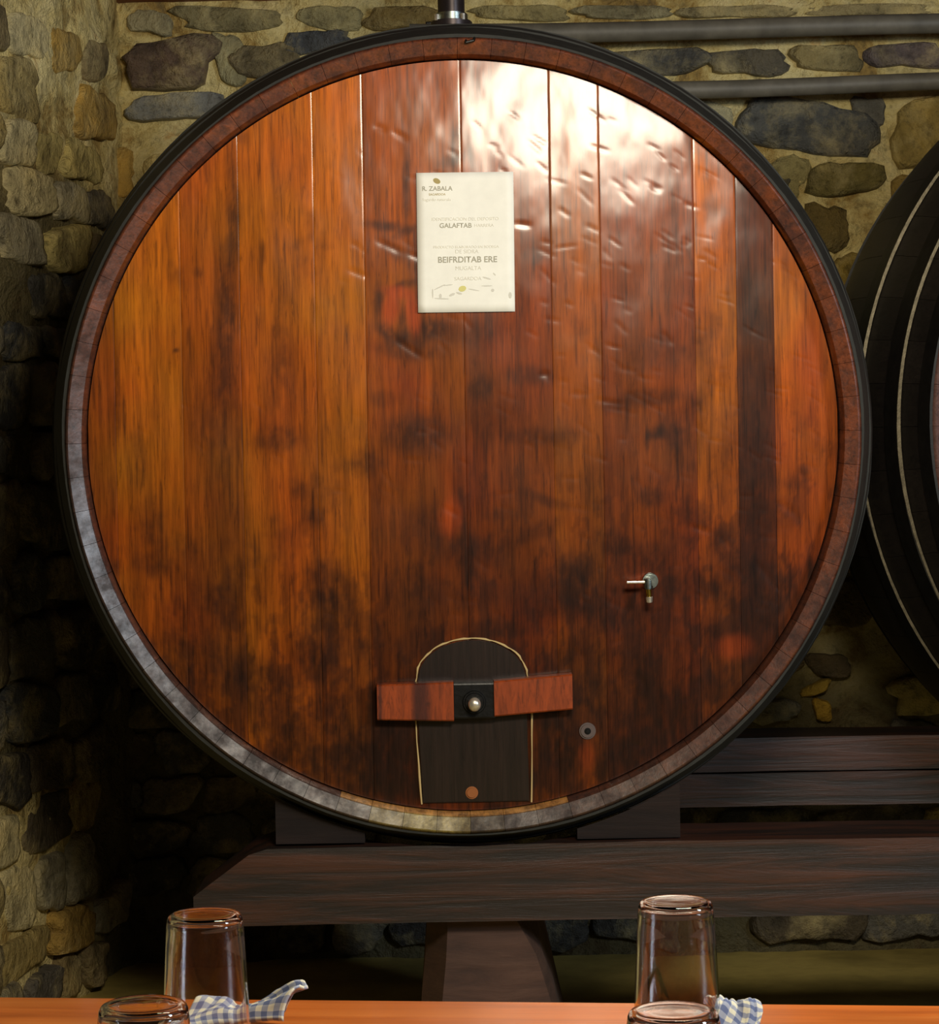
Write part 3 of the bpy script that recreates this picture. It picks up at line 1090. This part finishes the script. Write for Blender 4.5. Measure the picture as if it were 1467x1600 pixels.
tag(chock, 'brown wooden wedge block on the front beam, right of the barrel bottom', 'wedge', 'wedge blocks under the barrel')
RT, RB = CAM_Z - .750, CAM_Z - .918
rear = thing('rear_beam', 'dark double timber beam behind, right of the large barrel', 'beam', (.5, 5.85, RB))


def rear_part(zb, zt, x0, x1):
    o = hollow_beam('timber', M['beam'], x0, x1, zb, zt, 5.80, 5.98, wave=.004)
    o.parent = rear
    o.matrix_parent_inverse = Matrix.Translation((-.5, -5.85, -RB))
    return o


rear_part(RT - .083, RT, .43, 1.29)
rear_part(RB, RT - .087, -.38, 1.40)

# pier
def pier_ring(d, sh, grow):
    pts = [(700, 1446), (697, 1500), (691, 1565), (682, 1735), (905, 1735), (861, 1565), (838, 1492), (806, 1446)]
    out = []
    for i, (x, y_) in enumerate(pts):
        p = P(x, y_, 5.02)
        out.append([p.x + (sh if i < 4 else grow), d, p.z])
    for i in (0, 7):
        out[i][2] = BB - .006
    for i in (3, 4):
        out[i][2] = 0.0
    return out


bm = bmesh.new()
rings = [pier_ring(5.02, 0, 0), pier_ring(5.10, -.045, .012), pier_ring(5.96, -.05, .012)]
rv = [[bm.verts.new(p) for p in r] for r in rings]
bm.faces.new(rv[0])
bm.faces.new(rv[-1][::-1])
for a, b in zip(rv, rv[1:]):
    for i in range(8):
        j = (i + 1) % 8
        bm.faces.new((a[j], a[i], b[i], b[j]))
for v_ in rv[-1]:
    if v_.co.z > .3:
        v_.co.z = min(v_.co.z, RB - .004)
bmesh.ops.subdivide_edges(bm, edges=bm.edges[:], cuts=2)
pier = bm_obj('pier', bm, M['pier'])
tag(pier, 'tapering brown pier with sloping right side under the front beam', 'pier')

# ------------------------------------------------------------------ notice on the barrel head
pc = [hp(653, 273, .006), hp(803, 270.5, .006), hp(807.5, 486, .006), hp(657.5, 490.5, .006)]
c0 = cask.w(hp(730, 490, .006))
notice = thing('paper_notice', 'white printed paper notice stuck on the barrel head', 'notice', c0)
notice.rotation_euler = cask.rot.to_euler()


def npt(px, py, lift=0.0):
    return Vector(hp(px, py, .007 + lift)) - Vector(hp(730, 490, .006))


# the frame's roll is taken out, so the sheet is laid by its own corners on the head
roll_c, roll_s = math.cos(-ROLL), math.sin(-ROLL)
nw, nh = 12, 16
vs, fs = [], []
W_, H_ = 151 / HS, 217.5 / HS
cx_, cy_ = 730.2, 380.2


def sheet(u, v, lift=0.0):
    """u right, v down, both 0..1 on the sheet"""
    a = math.radians(-.25)
    x, z = (u - .5) * W_, (.5 - v) * H_
    p = npt(cx_, cy_, lift)
    return Vector((p.x + x * math.cos(a) - z * math.sin(a), p.y - .0012 * math.sin(u * 7) * math.sin(v * 5), p.z + x * math.sin(a) + z * math.cos(a)))


for layer in (0, 1):
    for j in range(nh + 1):
        for i in range(nw + 1):
            q = sheet(i / nw, j / nh)
            vs.append((q.x, q.y + layer * .0006, q.z))
nn = (nw + 1) * (nh + 1)
for j in range(nh):
    for i in range(nw):
        a = j * (nw + 1) + i
        f = (a, a + nw + 1, a + nw + 2, a + 1)
        fs += [f, tuple(nn + k for k in f[::-1])]
edge = [i for i in range(nw + 1)] + [j * (nw + 1) + nw for j in range(1, nh + 1)] + [nh * (nw + 1) + i for i in range(nw - 1, -1, -1)] + [j * (nw + 1) for j in range(nh - 1, 0, -1)]
for i in range(len(edge)):
    a, b = edge[i], edge[(i + 1) % len(edge)]
    fs.append((a, b, nn + b, nn + a))
mesh('sheet', vs, fs, M['paper'], notice)


def print_line(txt, px, py, width, mat, bold=False, name='printed_line'):
    """a line of print, its left end at px and baseline at py, width in pixels"""
    cu = bpy.data.curves.new('print', 'FONT')
    cu.body = txt
    cu.size = .02
    cu.offset = .0003 if bold else 0
    ob = bpy.data.objects.new('print', cu)
    COL.objects.link(ob)
    dg = bpy.context.evaluated_depsgraph_get()
    me = bpy.data.meshes.new_from_object(ob.evaluated_get(dg))
    bpy.data.objects.remove(ob)
    me.name = name
    co = np.empty(len(me.vertices) * 3)
    me.vertices.foreach_get('co', co)
    co = co.reshape(-1, 3)
    x0, x1 = co[:, 0].min(), co[:, 0].max()
    sc = width / HS / (x1 - x0)
    hgt = min(sc, 1.25 * sc)
    u0, v0 = (px - 653) / 150, (py - 272) / 217.5
    out = []
    for x, y_, _ in co:
        q = sheet(u0 + (x - x0) * sc / W_, v0 - y_ * hgt / H_, .0007)
        out.append(q)
    me.vertices.foreach_set('co', np.array(out).ravel())
    me.materials.clear()
    return link_mesh(name, me, mat, notice, False)


print_line('R. ZABALA', 662, 300, 47, M['ink'], True)
print_line('SAGARDOA', 672, 307.5, 26, M['ink_gold'])
print_line('Sagardo naturala', 662, 316, 44, M['ink_pale'])
print_line('IDENTIFICACION DEL DEPOSITO', 676, 347, 104, M['ink_pale'])
print_line('GALAFTAB', 688, 358, 50, M['ink'], True)
print_line('HARRERA', 742, 357, 30, M['ink_pale'])
print_line('PRODUCTO ELABORADO EN BODEGA', 678, 390, 102, M['ink_pale'])
print_line('DE SIDRA', 712, 398, 36, M['ink_pale'])
print_line('BEIFRDITAB ERE', 685, 412, 92, M['ink'], True)
print_line('MUGALTA', 712, 424, 40, M['ink_pale'])
print_line('SAGARDOA', 710, 440, 42, M['ink_pale'])


def print_shape(name, pts, mat):
    vs = [sheet((x - 653) / 150, (y_ - 272) / 217.5, .0007) for x, y_ in pts]
    return mesh(name, vs, [tuple(range(len(pts)))[::-1]], mat, notice, smooth=False)


def blob(cx, cy, a, b, rot=0, n=14):
    return [(cx + a * math.cos(t_) * math.cos(rot) - b * math.sin(t_) * math.sin(rot), cy + a * math.cos(t_) * math.sin(rot) + b * math.sin(t_) * math.cos(rot))
            for t_ in np.linspace(0, 2 * math.pi, n, endpoint=False)]


print_shape('emblem', blob(684.5, 285, 6, 4, .5), M['ink_gold'])
print_shape('printed_flower', blob(722, 453, 6, 4.5, -.3), M['ink_yellow'])
for x, y_, a, b, r_ in ((687, 450, 10, 1.0, -.45), (676, 460, 1.0, 8, 0), (700, 447, 8, .8, -.1), (690, 468, 12, 1.0, .05), (688, 464, 2, 4, 0), (706, 462, 5, 2, -.4), (717, 460, 5, 1.5, .3),
                        (760, 437, 7, 1.2, .3), (772, 431, 3, 1.0, .8), (760, 449, 9, .9, 0), (769, 456, 2.5, 2.5, 0), (796, 464, 2.5, 5, 0), (740, 455, 9, .8, .2)):
    print_shape('printed_mark', blob(x, y_, a, b, r_, 10), M['ink_pale'])


# ------------------------------------------------------------------ pipes on the back wall
def wall_pipe(label, p0, p1, r_):
    """a long pipe clipped to the wall; its clips sit where the casks hide them and out of frame"""
    root = thing('wall_pipe', label, 'pipe', p0, 'pipes along the back wall')
    n, m = 40, 24
    vs, fs = [], []
    d = (p1 - p0)
    for k in range(n + 1):
        f = k / n
        c = d * f + Vector((0, .004 * math.sin(f * 9), -.004 * math.sin(f * 6)))
        for j in range(m):
            a = 2 * math.pi * j / m
            vs.append(c + Vector((0, r_ * math.cos(a), r_ * math.sin(a))))
    for k in range(n):
        for j in range(m):
            j2 = (j + 1) % m
            fs.append((k * m + j, k * m + j2, (k + 1) * m + j2, (k + 1) * m + j))
    fs.append(tuple(range(m)))
    fs.append(tuple(range(n * m, n * m + m))[::-1])
    mesh('tube', vs, fs, M['pipe'], root)
    for f in (.03, .97):
        c = d * f
        bm_obj('clip', box_bm(c + Vector((-.015, 0, -r_ - .006)), c + Vector((.015, WALL_D - p0.y + .03, r_ + .006)), .003), M['iron'], root)
    return root


wall_pipe('upper grey pipe running level along the stone wall above the barrel', P(640, 53, 6.52), P(1760, 33.5, 6.52), .0275)
wall_pipe('lower grey pipe running level along the stone wall right of the barrel', P(930, 142, 6.52), P(1760, 121, 6.52), .0245)

# filler pipe that comes down into the bung of the large cask
fc = cask.w((0, .52, .93))
fx = P(705, 20, 5.46).x
fz = fc.z + .002
filler = thing('filler_pipe', 'dark upright pipe coming down onto the top of the barrel', 'pipe', (fx, 5.46, fz))
bm_obj('tube', cyl_bm((0, 0, .03), (0, 0, CEIL_Z - fz - .002), .031, n=36), M['duct'], filler, True)
bm_obj('flange', cyl_bm((0, 0, 0), (0, 0, .016), .048, n=32, bev=.003), M['duct'], filler, True)
bm_obj('neck', cyl_bm((0, 0, .012), (0, 0, .034), .038, n=32, bev=.003), M['pewter'], filler, True)
for k in range(4):
    a = k * math.pi / 2 - .9
    bm_obj('bolt', cyl_bm((.042 * math.cos(a), .042 * math.sin(a), .014), (.042 * math.cos(a), .042 * math.sin(a), .028), .006, n=6), M['steel'], filler)

# ------------------------------------------------------------------ table, tumblers, napkins
TZ = CAM_Z - .51
tl, tr = Vector((-.443, 2.189, TZ)), Vector((.41, 2.094, TZ))
ang = math.atan2(tr.y - tl.y, tr.x - tl.x)
table = thing('table', 'orange varnished wooden table in front of the barrel', 'table', (0, 1.75, 0))
table.rotation_euler = (0, 0, ang)
mid = (tl + tr) / 2
edge_local = (Matrix.Rotation(-ang, 3, 'Z') @ Vector((mid.x, mid.y - 1.75, 0)))
ye = edge_local.y
for k in range(5):
    bm_obj('board', box_bm((-1.1, ye - .16 * (k + 1) + .0008, TZ - .035), (1.1, ye - .16 * k - .0008, TZ), .003), M['table'], table)
bm_obj('apron', box_bm((-1.0, ye - .76, TZ - .13), (1.0, ye - .04, TZ - .036), .003), M['table'], table)
for sx in (-.95, .95):
    for sy in (ye - .10, ye - .70):
        bm_obj('leg', box_bm((sx - .035, sy - .035, 0), (sx + .035, sy + .035, TZ - .131), .005), M['table'], table)

GH = .120
gp = []
for r_, z in ((.0372, .0), (.0378, .0008), (.0376, .002)):
    gp.append((r_, z))
for z in np.linspace(.010, GH - .010, 8):
    gp.append((.0376 + (.0312 - .0376) * z / GH, z))
gp += [(.0312, GH - .007), (.0309, GH - .0045), (.0300, GH - .0024), (.0285, GH - .0009), (.0265, GH - .0001), (.024, GH), (.016, GH - .0004), (.0001, GH - .0006)]
gp += [(.0001, GH - .0044), (.018, GH - .0042), (.0250, GH - .0040), (.0275, GH - .0052), (.0288, GH - .0080), (.0290, GH - .012)]
for z in np.linspace(GH - .03, .010, 8):
    gp.append((.0376 + (.0312 - .0376) * z / GH - .0022, z))
gp += [(.0352, .001), (.0358, .0), (.0372, .0)]


def tumbler(px, py_top, d, label):
    p = P(px, py_top, d)
    o = lathe('glass_tumbler', gp, M['glass'], None, 64)
    o.location = (p.x, p.y, TZ + .0004)
    return tag(o, label, 'glass', 'upside-down tumblers on the table')


tumbler(320, 1430, 1.955, 'clear tumbler upside down at left, the taller in view of the left pair')
tumbler(224, 1570, 1.645, 'clear tumbler upside down in the bottom left corner, only its base in view')
tumbler(1056, 1440, 1.975, 'clear tumbler upside down at right, standing tall before the beam')
tumbler(1052, 1595, 1.600, 'clear tumbler at the bottom right edge, only its rounded base in view')


def napkin(label, c0, ln, wid, ang_, rise, seed, lean, hump=.012):
    nu, nv = 46, 18
    vs, fs, uvs = [], [], []
    for i in range(nu + 1):
        u = i / nu
        for j in range(nv + 1):
            v = j / nv * 2 - 1
            up = rise * float(sstep(.45, 1.0, np.array(u)))
            fold = .004 * math.sin(3.0 * v + 6 * u + seed) + .0035 * math.sin(7 * v - 4 * u + seed * 2) + .010 * (float(fbm(np.array(u * 5 + seed), np.array(v * 2.5), 19, 3)) - .5)
            crown = (1 - abs(v) ** 1.6)
            wloc = wid * (1 - .35 * u) * (1 + .1 * math.sin(5 * u + seed))
            z = .006 + (hump + up) * crown + up * .45 + fold * (.4 + crown) * .8
            x = u * ln + .006 * math.sin(4 * v + seed) + .012 * lean * crown * u
            y_ = v * wloc / 2 + .01 * math.sin(3 * u + seed)
            vs.append((x, y_, max(z, .003) if u < .5 else z))
            uvs.append((u * ln, (v + 1) / 2 * wid * 1.5))
    for i in range(nu):
        for j in range(nv):
            a = i * (nv + 1) + j
            fs.append((a, a + nv + 1, a + nv + 2, a + 1))
    o = mesh('cloth_napkin', vs, fs, M['cloth'])
    uvl = o.data.uv_layers.new(name='UVMap')
    for lp in o.data.loops:
        uvl.data[lp.index].uv = uvs[lp.vertex_index]
    md = o.modifiers.new('thickness', 'SOLIDIFY')
    md.thickness = .0025
    md.offset = 0
    o.location = (c0.x, c0.y, TZ)
    o.rotation_euler = (0, 0, ang_)
    return tag(o, label, 'napkin', 'checked cloth napkins')


q = P(296, 1590, 2.06)
napkin('blue and white checked napkin with raised corner right of the left tumblers', Vector((q.x, 2.065, 0)), .088, .055, R(-6), .014, 1.0, 1)
q = P(1112, 1590, 1.99)
napkin('blue and white checked napkin beside the right tumbler', Vector((q.x, 1.985, 0)), .036, .10, R(-8), -.004, 2.4, 0, .030)
